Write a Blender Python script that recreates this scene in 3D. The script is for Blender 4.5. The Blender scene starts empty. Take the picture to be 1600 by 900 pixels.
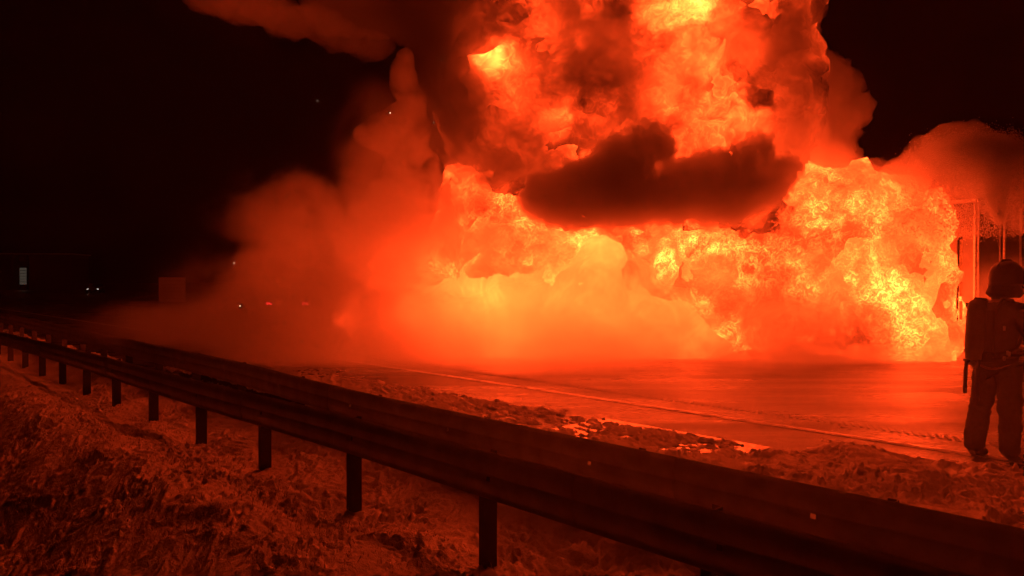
import bpy, bmesh, math, random
import numpy as np
from mathutils import Vector, Matrix, noise as mnoise

C = bpy.context.scene.collection
sc = bpy.context.scene
R = math.radians
random.seed(7)

# ------------------------------------------------------------------ camera
CAM_Z = 1.9
F_PX = 1155.0
cam_d = bpy.data.cameras.new('camera')
cam_d.sensor_width = 36.0
cam_d.lens = 36.0 * F_PX / 1600.0
cam_d.clip_start = 0.05
cam_d.clip_end = 4000
cam = bpy.data.objects.new('camera', cam_d)
C.objects.link(cam)
cam.location = (0, 0, CAM_Z)
cam.rotation_euler = (R(90 - 0.496), 0, 0)
sc.camera = cam

# ------------------------------------------------------------------ world: night sky
w = bpy.data.worlds.new('World')
sc.world = w
w.use_nodes = True
wn = w.node_tree.nodes
wl = w.node_tree.links
bg = wn['Background']
sky = wn.new('ShaderNodeTexSky')
sky.sky_type = 'NISHITA'
sky.sun_disc = False
sky.sun_elevation = R(-6)
sky.sun_rotation = R(200)
wl.new(sky.outputs[0], bg.inputs[0])
bg.inputs[1].default_value = 0.003

sc.view_settings.view_transform = 'Standard'
sc.view_settings.look = 'None'
sc.view_settings.exposure = 1.45
sc.view_settings.gamma = 1.0
sc.view_settings.use_curve_mapping = False

sc.render.engine = 'CYCLES'
cy = sc.cycles
cy.use_denoising = True
try:
    cy.denoiser = 'OPENIMAGEDENOISE'
except Exception:
    pass
cy.use_adaptive_sampling = True
cy.adaptive_threshold = 0.06
cy.max_bounces = 10
cy.diffuse_bounces = 2
cy.glossy_bounces = 2
cy.transmission_bounces = 2
cy.volume_bounces = 6
cy.transparent_max_bounces = 24
cy.volume_step_rate = 1.0
cy.volume_max_steps = 128
cy.sample_clamp_indirect = 4.0
cy.sample_clamp_direct = 0.0
cy.use_light_tree = True
cy.caustics_reflective = False
cy.caustics_refractive = False

# ------------------------------------------------------------------ frames of reference
def P(px, py, Y):
    """a place Y metres ahead of where the photographer stood"""
    return Vector(((px - 800) / F_PX * Y, Y, CAM_Z + (440 - py) / F_PX * Y))
D2 = Vector((-0.683, 0.730, 0)).normalized()   # along the road
N2 = Vector((0.730, 0.683, 0)).normalized()    # across the road, away from the photographer
def ST(s, t, z=0.0):
    v = D2 * s + N2 * t
    return Vector((v.x, v.y, z))
ROAD_Z = 0.20

# ------------------------------------------------------------------ numpy gradient noise
_rng = np.random.RandomState(3)
_perm = _rng.permutation(256)
_perm = np.concatenate([_perm, _perm, _perm])
_g = _rng.normal(size=(256, 3)); _g /= np.linalg.norm(_g, axis=1)[:, None]
def pnoise(p):
    i = np.floor(p).astype(np.int64); f = p - i
    u = f * f * f * (f * (f * 6 - 15) + 10)
    i &= 255
    res = 0
    for dx in (0, 1):
        wx = u[:, 0] if dx else 1 - u[:, 0]
        for dy in (0, 1):
            wy = u[:, 1] if dy else 1 - u[:, 1]
            for dz in (0, 1):
                wz = u[:, 2] if dz else 1 - u[:, 2]
                h = _perm[_perm[_perm[(i[:, 0] + dx) & 255] + ((i[:, 1] + dy) & 255)] + ((i[:, 2] + dz) & 255)]
                g = _g[h]
                d = g[:, 0] * (f[:, 0] - dx) + g[:, 1] * (f[:, 1] - dy) + g[:, 2] * (f[:, 2] - dz)
                res = res + wx * wy * wz * d
    return res * 1.5
def fbm(p, octv=4, gain=0.5, lac=2.03):
    a, s, out = 1.0, 1.0, 0
    for k in range(octv):
        out = out + a * pnoise(p * s + 17.3 * k); a *= gain; s *= lac
    return out
def billow(p, octv=3, gain=0.5):
    a, s, out = 1.0, 1.0, 0
    for k in range(octv):
        out = out + a * (np.abs(pnoise(p * s + 9.1 * k)) * 2.2 - 0.5); a *= gain; s *= 2.1
    return out
def ridged(p, octv=3, gain=0.5):
    a, s, out = 1.0, 1.0, 0
    for k in range(octv):
        out = out + a * (1 - np.abs(pnoise(p * s + 5.7 * k)) * 2.6) ** 2; a *= gain; s *= 2.1
    return out
def sstep(a, b, x):
    t = np.clip((x - a) / (b - a), 0, 1); return t * t * (3 - 2 * t)

# ------------------------------------------------------------------ object helpers
def tag(o, label=None, cat=None, group=None, kind=None):
    if label: o['label'] = label
    if cat: o['category'] = cat
    if group: o['group'] = group
    if kind: o['kind'] = kind
    return o
def empty(name, loc, rz=0):
    o = bpy.data.objects.new(name, None); C.objects.link(o)
    o.location = loc; o.rotation_euler = (0, 0, rz)
    o.empty_display_size = 0.2
    return o
def link(name, me, mat=None, parent=None, loc=None):
    o = bpy.data.objects.new(name, me); C.objects.link(o)
    if mat is not None and not me.materials: me.materials.append(mat)
    if parent is not None: o.parent = parent
    if loc is not None: o.location = loc
    return o
def mesh_np(name, v, f, smooth=True):
    me = bpy.data.meshes.new(name)
    me.from_pydata([tuple(x) for x in v], [], [tuple(x) for x in f])
    if smooth: me.polygons.foreach_set('use_smooth', [True] * len(me.polygons))
    me.update(); return me
def bm_obj(name, bm, mat, parent=None, smooth=False, loc=None):
    me = bpy.data.meshes.new(name); bm.to_mesh(me); bm.free()
    if smooth: me.polygons.foreach_set('use_smooth', [True] * len(me.polygons))
    return link(name, me, mat, parent, loc)
def add_box(bm, c, size, rot=None, bev=0.0):
    m = Matrix.Translation(Vector(c)) @ (rot.to_4x4() if rot is not None else Matrix.Identity(4)) @ Matrix.Diagonal((*size, 1))
    r = bmesh.ops.create_cube(bm, size=1.0, matrix=m)
    if bev:
        es = list({e for v in r['verts'] for e in v.link_edges})
        bmesh.ops.bevel(bm, geom=es, offset=bev, segments=2, affect='EDGES', profile=0.6)
def add_tube(bm, pts, rad, n=10, caps=True):
    pts = [Vector(p) for p in pts]
    rads = rad if isinstance(rad, (list, tuple)) else [rad] * len(pts)
    rings = []
    up = Vector((0.13, 0.21, 1)).normalized()
    for i, p in enumerate(pts):
        a = pts[max(i - 1, 0)]; b = pts[min(i + 1, len(pts) - 1)]
        d = (b - a).normalized()
        x = d.cross(up)
        if x.length < 1e-3: x = d.cross(Vector((1, 0, 0)))
        x.normalize(); y = d.cross(x)
        rings.append([bm.verts.new(p + (x * math.cos(2 * math.pi * k / n) + y * math.sin(2 * math.pi * k / n)) * rads[i]) for k in range(n)])
    for a, b in zip(rings[:-1], rings[1:]):
        for k in range(n):
            bm.faces.new((a[k], a[(k + 1) % n], b[(k + 1) % n], b[k]))
    if caps:
        bm.faces.new(rings[0][::-1]); bm.faces.new(rings[-1])

# ------------------------------------------------------------------ materials
class NT:
    def __init__(s, name):
        s.m = bpy.data.materials.new(name); s.m.use_nodes = True
        s.t = s.m.node_tree; s.t.nodes.clear()
        s.out = s.t.nodes.new('ShaderNodeOutputMaterial')
    def n(s, typ, ins=None, **kw):
        nd = s.t.nodes.new(typ)
        for k, v in kw.items(): setattr(nd, k, v)
        for k, v in (ins or {}).items():
            if isinstance(v, bpy.types.NodeSocket): s.t.links.new(v, nd.inputs[k])
            else: nd.inputs[k].default_value = v
        return nd
    def math(s, op, a, b=0.0, c=None, clamp=False):
        nd = s.t.nodes.new('ShaderNodeMath'); nd.operation = op; nd.use_clamp = clamp
        for i, v in enumerate((a, b) if c is None else (a, b, c)):
            if isinstance(v, bpy.types.NodeSocket): s.t.links.new(v, nd.inputs[i])
            else: nd.inputs[i].default_value = v
        return nd.outputs[0]
    def ramp(s, x, stops, interp='LINEAR'):
        nd = s.t.nodes.new('ShaderNodeValToRGB'); nd.color_ramp.interpolation = interp
        el = nd.color_ramp.elements
        while len(el) < len(stops): el.new(0.5)
        for e, (p, c) in zip(el, stops):
            e.position = p; e.color = c if len(c) == 4 else (*c, 1)
        s.t.links.new(x, nd.inputs[0]); return nd.outputs[0]
    def mapr(s, x, a, b, c=0.0, d=1.0, smooth=False):
        nd = s.t.nodes.new('ShaderNodeMapRange'); nd.clamp = True
        if smooth: nd.interpolation_type = 'SMOOTHSTEP'
        s.t.links.new(x, nd.inputs[0])
        for i, v in enumerate((a, b, c, d)): nd.inputs[i + 1].default_value = v
        return nd.outputs[0]

def mat_pbr(name, col, rough=0.6, metal=0.0, nscale=20.0, namt=0.25, bump=0.2, bscale=40.0, bdist=0.01, spec=0.5, wet=0.0):
    t = NT(name)
    co = t.n('ShaderNodeTexCoord').outputs['Object']
    nz = t.n('ShaderNodeTexNoise', {'Vector': co, 'Scale': nscale, 'Detail': 5.0, 'Roughness': 0.6}).outputs[0]
    c0 = tuple(x * (1 - namt) for x in col); c1 = tuple(min(1, x * (1 + namt)) for x in col)
    colr = t.ramp(nz, [(0.3, c0), (0.7, c1)])
    rg = t.mapr(nz, 0.3, 0.7, max(0.02, rough - 0.12), min(1, rough + 0.12))
    b = t.n('ShaderNodeTexNoise', {'Vector': co, 'Scale': bscale, 'Detail': 4.0, 'Roughness': 0.6}).outputs[0]
    bp = t.n('ShaderNodeBump', {'Height': b, 'Strength': bump, 'Distance': bdist}).outputs[0]
    p = t.n('ShaderNodeBsdfPrincipled', {'Base Color': colr, 'Roughness': rg, 'Metallic': metal, 'Normal': bp, 'Specular IOR Level': spec})
    t.t.links.new(p.outputs[0], t.out.inputs[0])
    return t.m

FIRE = (1.0, 0.052, 0.0068)
def mat_flame(name, fscale=5.0, gain=1.0, contrast=1.0, soft=False):
    """burning gas: how hot it is at a point comes from the mesh's heat attribute, the curls from noise"""
    t = NT(name)
    co = t.n('ShaderNodeTexCoord').outputs['Object']
    heat = t.n('ShaderNodeAttribute', attribute_name='burn').outputs['Fac']
    dens = t.n('ShaderNodeAttribute', attribute_name='thick').outputs['Fac']
    # warped coordinates: licking curls
    wv = t.n('ShaderNodeTexNoise', {'Vector': co, 'Scale': fscale * 0.45, 'Detail': 2.0}).outputs['Color']
    wv = t.n('ShaderNodeVectorMath', {0: wv, 1: (0.5, 0.5, 0.5)}, operation='SUBTRACT').outputs[0]
    wv = t.n('ShaderNodeVectorMath', {0: wv, 'Scale': 1.6 / fscale * 1.2}, operation='SCALE').outputs[0]
    cw = t.n('ShaderNodeVectorMath', {0: co, 1: wv}, operation='ADD').outputs[0]
    nA = t.n('ShaderNodeTexNoise', {'Vector': cw, 'Scale': fscale, 'Detail': 3.0, 'Roughness': 0.62, 'Distortion': 0.9}).outputs[0]
    ridge = t.math('ABSOLUTE', t.math('SUBTRACT', nA, 0.5))
    ridge = t.mapr(ridge, 0.0, 0.085, 1.0, 0.0)                     # thin bright filaments
    ridge = t.math('POWER', ridge, 1.8)
    nB = t.n('ShaderNodeTexNoise', {'Vector': cw, 'Scale': fscale * 0.33, 'Detail': 3.0, 'Roughness': 0.6}).outputs[0]
    nBm = t.mapr(nB, 0.33, 0.68, 0.0, 1.0)
    nC = t.n('ShaderNodeTexNoise', {'Vector': co, 'Scale': fscale * 0.13, 'Detail': 2.0}).outputs[0]
    nCm = t.mapr(nC, 0.38, 0.64, 0.25 if not soft else 0.6, 1.35, smooth=True)       # clusters of curls, quieter flame between
    filam = t.math('MULTIPLY', t.math('MULTIPLY', ridge, nCm), t.math('ADD', 0.3, nBm))
    mod = t.math('ADD', t.math('MULTIPLY', t.math('MULTIPLY', nBm, nCm), 0.9 * contrast), t.math('MULTIPLY', filam, (1.7 if not soft else 0.35) * contrast))
    hh = t.math('MULTIPLY', heat, t.math('ADD', 0.45 if soft else 0.72, t.math('MULTIPLY', mod, 1.0 if soft else 0.72)))
    inten = t.math('MULTIPLY', t.math('POWER', t.math('MAXIMUM', hh, 0.0), 1.6), gain)
    em = t.n('ShaderNodeEmission', {'Color': (*FIRE, 1), 'Strength': inten}).outputs[0]
    tr = t.n('ShaderNodeBsdfTransparent').outputs[0]
    al = t.math('ADD', t.math('MULTIPLY', dens, 2.2), t.math('SUBTRACT', nB, 1.1))
    al = t.mapr(t.math('ADD', al, t.math('MULTIPLY', ridge, 0.12)), 0.0, 0.6 if soft else 0.35, 0.0, 1.0, smooth=True)
    mx = t.n('ShaderNodeMixShader', {0: al, 1: tr, 2: em})
    t.t.links.new(mx.outputs[0], t.out.inputs[0])
    t.m.use_backface_culling = False
    return t.m

def mat_volume(name, dens, col=(0.9, 0.9, 0.9), g=0.3, scale=0.6, lo=0.35, hi=0.7, edge=1.0, hom=False, absorb=0.0, ecoord='Object', vary=1.0, detail=3.0):
    """smoke or steam inside a closed hull. The unit-sphere hulls thin out towards their rim"""
    t = NT(name)
    if hom:
        d = dens
    else:
        tc = t.n('ShaderNodeTexCoord')
        geo = t.n('ShaderNodeNewGeometry').outputs['Position']
        nz = t.n('ShaderNodeTexNoise', {'Vector': geo, 'Scale': scale, 'Detail': detail, 'Roughness': 0.55, 'Distortion': 0.5}).outputs[0]
        if edge > 0:
            r = t.n('ShaderNodeVectorMath', {0: tc.outputs['Object']}, operation='LENGTH').outputs['Value']
            fall = t.mapr(r, 1.0, 1.0 - edge, 0.0, 1.0, smooth=True)
            x = t.math('ADD', t.math('MULTIPLY', fall, 1.0), t.math('MULTIPLY', t.math('SUBTRACT', nz, 0.5), 2.2 * vary))
            x = t.mapr(x, lo, hi, 0.0, 1.0, smooth=True)
            x = t.math('MULTIPLY', x, fall)
        else:
            x = t.mapr(nz, lo, hi, 0.0, 1.0, smooth=True)
        d = t.math('MULTIPLY', x, dens)
    s = t.n('ShaderNodeVolumeScatter', {'Color': (*col, 1), 'Density': d, 'Anisotropy': g}).outputs[0]
    a = t.n('ShaderNodeVolumeAbsorption', {'Color': (*col, 1), 'Density': d}).outputs[0]
    ad = t.n('ShaderNodeAddShader', {0: s, 1: a}).outputs[0]
    t.t.links.new(ad, t.out.inputs['Volume'])
    if hom and hasattr(t.m.cycles, 'homogeneous_volume'): t.m.cycles.homogeneous_volume = True
    return t.m

# ------------------------------------------------------------------ hulls: union of lumps, remeshed and roughened
def hull_mesh(name, blobs, voxel, disp=(), smooth_iter=0):
    bm = bmesh.new()
    for (c, r) in blobs:
        m = Matrix.Translation(c) @ Matrix.Diagonal((*r, 1))
        bmesh.ops.create_icosphere(bm, subdivisions=3, radius=1.0, matrix=m)
    me = bpy.data.meshes.new(name + '_lumps'); bm.to_mesh(me); bm.free()
    o = bpy.data.objects.new(name + '_lumps', me); C.objects.link(o)
    md = o.modifiers.new('remesh', 'REMESH'); md.mode = 'VOXEL'; md.voxel_size = voxel
    if smooth_iter:
        ms = o.modifiers.new('smooth', 'SMOOTH'); ms.iterations = smooth_iter; ms.factor = 0.5
    dg = bpy.context.evaluated_depsgraph_get()
    me2 = bpy.data.meshes.new_from_object(o.evaluated_get(dg))
    bpy.data.objects.remove(o); bpy.data.meshes.remove(me)
    me2.name = name
    n = len(me2.vertices)
    co = np.empty(n * 3); me2.vertices.foreach_get('co', co); co = co.reshape(-1, 3)
    for (kind, scale, amp, stretch) in disp:
        nr = np.empty(n * 3); me2.vertices.foreach_get('normal', nr); nr = nr.reshape(-1, 3)
        q = co * np.array(stretch) * scale
        fn = {'fbm': fbm, 'billow': billow, 'ridged': ridged}[kind]
        co = co + nr * (fn(q) * amp)[:, None]
        me2.vertices.foreach_set('co', co.ravel()); me2.update()
    me2.polygons.foreach_set('use_smooth', [True] * len(me2.polygons))
    me2.update()
    return me2, co
def set_attr(me, name, vals):
    a = me.attributes.new(name, 'FLOAT', 'POINT'); a.data.foreach_set('value', np.asarray(vals, dtype=np.float32))

def px_of(co):
    """picture coordinates of world points, used only to check placement of the hottest parts"""
    return None

def gauss3(co, c, r):
    d = (co - np.array(c)) / np.array(r)
    return np.exp(-np.sum(d * d, axis=1))

# ================================================================== SETTING
def grid_mesh(name, s0, s1, t0, t1, ns, nt, zf):
    s = np.linspace(s0, s1, ns); t = np.linspace(t0, t1, nt)
    S, T = np.meshgrid(s, t, indexing='ij')
    S = S.ravel(); T = T.ravel()
    Z = zf(S, T)
    X = D2.x * S + N2.x * T; Y = D2.y * S + N2.y * T
    v = np.stack([X, Y, Z], 1)
    me = bpy.data.meshes.new(name)
    idx = np.arange(ns * nt).reshape(ns, nt)
    q = np.stack([idx[:-1, :-1], idx[:-1, 1:], idx[1:, 1:], idx[1:, :-1]], -1).reshape(-1, 4)
    me.vertices.add(len(v)); me.vertices.foreach_set('co', v.ravel())
    me.loops.add(q.size); me.loops.foreach_set('vertex_index', q.ravel())
    me.polygons.add(len(q)); me.polygons.foreach_set('loop_start', np.arange(0, q.size, 4)); me.polygons.foreach_set('loop_total', np.full(len(q), 4))
    me.polygons.foreach_set('use_smooth', np.ones(len(q), bool))
    me.update(calc_edges=True); me.validate()
    # make normals point up
    if me.polygons[0].normal.z < 0: me.flip_normals()
    return me

def base_z(S, T):
    return 0.10 * np.exp(-((T - 2.45) / 0.4) ** 2) + ROAD_Z * sstep(3.3, 4.4, T) - 1.0 * sstep(2.35, 0.4, T) - 0.45 * sstep(-0.5, -9, T)  # hump put in to catch firelight, drop steepened to darken near snow
def crumble(S, T):
    """trodden, ploughed slush: soft mounds with sharp-edged crumbs on top"""
    q = np.stack([S, T, S * 0], 1)
    wq = np.stack([fbm(q * 1.7, 2), fbm(q * 1.7 + 40, 2), q[:, 0] * 0], 1) * 0.22
    q = q + wq
    big = fbm(q * np.array([0.8, 1.3, 1]) * 0.9, 3) * 0.10
    mid = (ridged(q * np.array([3.4, 6.0, 1]), 3, 0.55) - 0.8) * 0.022
    sm = (ridged(q * np.array([13.0, 20.0, 1]) + 11, 2, 0.6) - 0.8) * 0.014
    lump = np.maximum(0, fbm(q * 18.0 + 70, 2, 0.6)) * 0.05 * sstep(-0.3, 0.3, pnoise(q * 1.9 + 33))
    calm = 0.7 + 0.75 * sstep(-0.35, 0.3, fbm(q * 0.8 + 90, 2))
    return big + (mid + sm) * calm + lump

m_snow = (lambda: None)
def make_snow():
    t = NT('trodden snow')
    co = t.n('ShaderNodeTexCoord').outputs['Object']
    nz = t.n('ShaderNodeTexNoise', {'Vector': co, 'Scale': 1.3, 'Detail': 6.0, 'Roughness': 0.65}).outputs[0]
    n2 = t.n('ShaderNodeTexNoise', {'Vector': co, 'Scale': 38.0, 'Detail': 4.0, 'Roughness': 0.7}).outputs[0]
    col = t.ramp(nz, [(0.32, (0.62, 0.60, 0.58)), (0.62, (0.88, 0.87, 0.86))])
    bp = t.n('ShaderNodeBump', {'Height': n2, 'Strength': 0.9, 'Distance': 0.015}).outputs[0]
    p = t.n('ShaderNodeBsdfPrincipled', {'Base Color': col, 'Roughness': 0.55, 'Normal': bp, 'Specular IOR Level': 0.4})
    t.t.links.new(p.outputs[0], t.out.inputs[0]); return t.m
m_snow = make_snow()

def z_near(S, T):
    return base_z(S, T) + crumble(S, T)
ground = link('snow_ground', grid_mesh('snow_ground', -7, 15, -2.6, 4.72, 1500, 500, z_near), m_snow)
tag(ground, kind='structure')
ground_far = link('snow_verge', grid_mesh('snow_verge', 15, 60, -2.6, 4.72, 700, 120, z_near), m_snow)
tag(ground_far, kind='structure')

def z_slush(S, T):
    edge = 6.0 + 2.15 * sstep(4.9, 2.8, S + 0.35 * np.sin(T * 2.1)) + fbm(np.stack([S * 0.7, S * 0, S * 0 + 3], 1), 3) * 0.35
    cover = sstep(0.0, -0.9, T - edge)
    z = ROAD_Z - 0.055 + 0.064 * sstep(7.5, 6.7, T) + crumble(S, T) * (0.38 + 0.85 * cover) + 0.09 * cover + 0.038 * fbm(np.stack([S * 4.5, T * 10, S * 0 + 7], 1), 4, 0.65) * (1 - cover)
    return z
slush = link('slush_shoulder', grid_mesh('slush_shoulder', -6, 15, 4.7, 8.7, 1400, 330, z_slush), m_snow)
tag(slush, kind='structure')

def make_road():
    t = NT('wet asphalt')
    co = t.n('ShaderNodeTexCoord').outputs['Object']
    nz = t.n('ShaderNodeTexNoise', {'Vector': co, 'Scale': 0.5, 'Detail': 6.0, 'Roughness': 0.6}).outputs[0]
    n2 = t.n('ShaderNodeTexNoise', {'Vector': co, 'Scale': 22.0, 'Detail': 6.0, 'Roughness': 0.75}).outputs[0]
    n3 = t.n('ShaderNodeTexNoise', {'Vector': co, 'Scale': 2.2, 'Detail': 3.0}).outputs[0]
    col = t.ramp(nz, [(0.3, (0.05, 0.05, 0.052)), (0.7, (0.10, 0.10, 0.10))])
    rot = t.n('ShaderNodeMapping', {'Vector': co, 'Rotation': (0, 0, -math.atan2(D2.y, D2.x)), 'Scale': (0.10, 1.6, 1)}).outputs[0]
    trk = t.n('ShaderNodeTexNoise', {'Vector': rot, 'Scale': 1.4, 'Detail': 5.0, 'Roughness': 0.65}).outputs[0]     # wheel tracks in the wet
    rg = t.mapr(t.math('ADD', t.math('MULTIPLY', nz, 0.5), t.math('MULTIPLY', trk, 0.5)), 0.40, 0.60, 0.20, 0.45)
    h = t.math('ADD', t.math('MULTIPLY', n2, 0.7), t.math('MULTIPLY', n3, 1.2))
    bp = t.n('ShaderNodeBump', {'Height': h, 'Strength': 1.0, 'Distance': 0.035}).outputs[0]
    p = t.n('ShaderNodeBsdfPrincipled', {'Base Color': col, 'Roughness': rg, 'Normal': bp, 'Specular IOR Level': 0.6})
    t.t.links.new(p.outputs[0], t.out.inputs[0]); return t.m
m_road = make_road()
def plane_st(name, s0, s1, t0, t1, z, mat):
    me = mesh_np(name, [ST(s0, t0, z), ST(s0, t1, z), ST(s1, t1, z), ST(s1, t0, z)], [(0, 3, 2, 1)], False)
    if me.polygons[0].normal.z < 0: me.flip_normals()
    return link(name, me, mat)
tag(plane_st('road', -60, 900, 4.6, 40, ROAD_Z, m_road), kind='structure')
m_field = mat_pbr('dark frozen field', (0.10, 0.09, 0.08), 0.8, 0, 0.4, 0.5, 0.8, 3.0, 0.2)
tag(plane_st('field', -900, 1500, -900, 1500, -0.95, m_field), kind='structure')

m_paint = mat_pbr('road paint', (0.62, 0.61, 0.58), 0.5, 0, 9, 0.25, 0.5, 60, 0.004)
lane = []
# edge line: a low, slightly ragged ridge of icy snow
bm = bmesh.new()
S = np.arange(-5, 60, 0.06)
ridge_rows = []
for (off_, h_) in ((-0.07, 0.001), (-0.035, 0.008), (0.0, 0.013), (0.03, 0.009), (0.07, 0.001)):
    tt_ = 8.24 + off_ + 0.016 * fbm(np.stack([S * 5, S * 0 + off_ * 60, S * 0], 1), 3)
    hh_ = np.maximum(h_ * (1 + 0.7 * fbm(np.stack([S * 4, S * 0 + 5 + off_ * 9, S * 0], 1), 3)), 0.0)
    ridge_rows.append([bm.verts.new(ST(a, b, ROAD_Z + 0.003 + c)) for a, b, c in zip(S, tt_, hh_)])
for a, b in zip(ridge_rows[:-1], ridge_rows[1:]):
    for i in range(len(S) - 1): bm.faces.new((a[i + 1], a[i], b[i], b[i + 1]))
m_ice = mat_pbr('icy snow', (0.85, 0.85, 0.86), 0.3, 0, 9, 0.05, 0.5, 60, 0.004)
tag(bm_obj('snow_ridge', bm, m_ice, None, True), kind='structure')

# rumble strip beside the line: raised ribs
bm = bmesh.new()
add_box(bm, (0, 0, 0.003), (0.030, 0.24, 0.006), None, 0.002)
rib_me = bpy.data.meshes.new('rib'); bm.to_mesh(rib_me); bm.free(); rib_me.materials.append(m_road)
rumble = empty('rumble_strip', ST(0, 8.95, ROAD_Z), math.atan2(D2.y, D2.x))
tag(rumble, kind='structure')
for k in range(150):
    o = bpy.data.objects.new('rib', rib_me); C.objects.link(o); o.parent = rumble
    o.location = (1.6 + k * 0.085, 0, 0.001); o.rotation_euler = (0, 0, R(28))

# meltwater lying in the hollows of the slush
m_water = NT('meltwater')
co = m_water.n('ShaderNodeTexCoord').outputs['Object']
nz = m_water.n('ShaderNodeTexNoise', {'Vector': co, 'Scale': 7.0, 'Detail': 2.0}).outputs[0]
bp = m_water.n('ShaderNodeBump', {'Height': nz, 'Strength': 0.3, 'Distance': 0.01}).outputs[0]
p = m_water.n('ShaderNodeBsdfPrincipled', {'Base Color': (0.02, 0.02, 0.02, 1), 'Roughness': 0.06, 'Normal': bp, 'IOR': 1.33, 'Specular IOR Level': 1.0})
m_water.t.links.new(p.outputs[0], m_water.out.inputs[0]); m_water = m_water.m
tag(plane_st('meltwater', 3.7, 5.9, 6.0, 7.1, ROAD_Z + 0.006, m_water), kind='structure')

# ================================================================== GUARDRAIL
m_steel = mat_pbr('weathered galvanised steel', (0.34, 0.34, 0.35), 0.7, 0.1, 6, 0.25, 0.3, 30, 0.004)
m_post = mat_pbr('dull steel post', (0.10, 0.10, 0.10), 0.7, 0.2, 9, 0.3, 0.3, 30, 0.004)
# W profile: (depth out of the post, height from the bottom edge)
PROF = [(0.018, 0.0), (0.004, 0.012), (0.012, 0.045), (0.024, 0.075), (0.028, 0.095), (0.024, 0.118), (0.020, 0.148), (0.012, 0.157),
        (0.020, 0.166), (0.024, 0.196), (0.028, 0.218), (0.024, 0.240), (0.012, 0.268), (0.004, 0.300), (0.018, 0.312)]
POST_STEP = 1.72
def beam_seg(name, s0, s1, t, side, zb, parent, lap=0.0):
    """one pressed steel beam, 4.8 m, with slotted bolt holes; side=-1 faces the photographer"""
    th = 0.004
    step = 0.54
    cols = []
    ss = [s0]
    # columns: hole edges at every post station
    k0 = math.ceil((s0 - 0.5) / POST_STEP)
    holes = []
    s = s0
    marks = {round(s0, 4), round(s1, 4)}
    kk = math.floor(s0 / POST_STEP) - 1
    while kk * POST_STEP < s1 + 1:
        h = kk * POST_STEP + POST_OFF
        for hh in (h + 0.20,):
            if s0 + 0.1 < hh < s1 - 0.1:
                marks.add(round(hh, 4)); marks.add(round(hh + 0.036, 4)); holes.append((hh, hh + 0.036))
        kk += 1
    x = s0
    while x < s1: marks.add(round(x, 4)); x += 0.4
    ss = sorted(marks)
    bm = bmesh.new()
    grid = []
    for s in ss:
        row = []
        for (d, h) in PROF:
            zz = zb(s) + h
            row.append(bm.verts.new(ST(s, t + side * (d + lap), zz)))
        grid.append(row)
    for i in range(len(ss) - 1):
        mid = (ss[i] + ss[i + 1]) / 2
        for j in range(len(PROF) - 1):
            if j in (5,) and any(a < mid < b for a, b in holes): continue
            bm.faces.new((grid[i][j], grid[i + 1][j], grid[i + 1][j + 1], grid[i][j + 1]))
    bmesh.ops.recalc_face_normals(bm, faces=bm.faces)
    o = bm_obj(name, bm, m_steel, parent, True)
    md = o.modifiers.new('thickness', 'SOLIDIFY'); md.thickness = th; md.offset = 0
    return o
POST_OFF = 0.0
def guardrail(t, side, zb, s_from, s_to, post_s0, label, zg):
    root = empty('guardrail', ST(0, t, 0.0))
    off = Vector(root.location)
    tag(root, label, 'guardrail', 'steel guardrails along the road')
    i = 0; s = s_from
    objs = []
    while s < s_to:
        e = min(s + 4.86, s_to)
        objs.append(beam_seg('beam', s, e + 0.18, t, side, zb, root, 0.0045 * (i % 2))); s = e; i += 1
    # posts: sigma profile, one mesh shared
    bm = bmesh.new()
    H = 1.05
    for (c, sz) in (((0, 0.0, H / 2), (0.006, 0.11, H)), ((0.028, 0.052, H / 2), (0.056, 0.006, H)), ((0.028, -0.052, H / 2), (0.056, 0.006, H))):
        add_box(bm, c, sz)
    pm = bpy.data.meshes.new('post'); bm.to_mesh(pm); bm.free(); pm.materials.append(m_post)
    bm = bmesh.new(); add_tube(bm, [(0, 0, 0), (0, 0.018, 0)], 0.016, 8)
    bmm = bpy.data.meshes.new('bolt'); bm.to_mesh(bmm); bm.free(); bmm.materials.append(m_steel)
    s = post_s0; rz = math.atan2(D2.y, D2.x)
    while s < s_to:
        if s > s_from:
            o = bpy.data.objects.new('post', pm); C.objects.link(o); o.parent = root
            g = zg - 0.30
            top = zb(s) + 0.29
            o.location = ST(s, t + (-side) * 0.062, g); o.rotation_euler = (0, 0, rz); o.scale = (1, 1, (top - g) / H)
            if s < 14:
                b = bpy.data.objects.new('bolt', bmm); C.objects.link(b); b.parent = o
                b.location = (0.0, side * 0.105, (zb(s) + 0.157 - g) / ((top - g) / H)); b.rotation_euler = (0, 0, 0 if side > 0 else math.pi)
                b.scale = (1, 1, H / (top - g))
        s += POST_STEP
    for o in [c for c in root.children]:
        o.location = Vector(o.location) - off
    return root
def zb_near(s): return 0.43 + 0.035 * sstep(10, 5, s) - 0.09 * sstep(10, 28, s)
def zb_far(s): return 0.485 - 0.085 * sstep(11, 6, s) + 0.10 * sstep(10, 28, s)
guardrail(3.23, -1, zb_near, -7.0, 130, -1.43, 'nearer steel guardrail with its posts standing in the foreground snow', 0.0)
guardrail(4.24, -1, zb_far, -7.0, 130, -0.2, 'farther steel guardrail on the road side, its top edge against the glow', 0.18)

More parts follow.
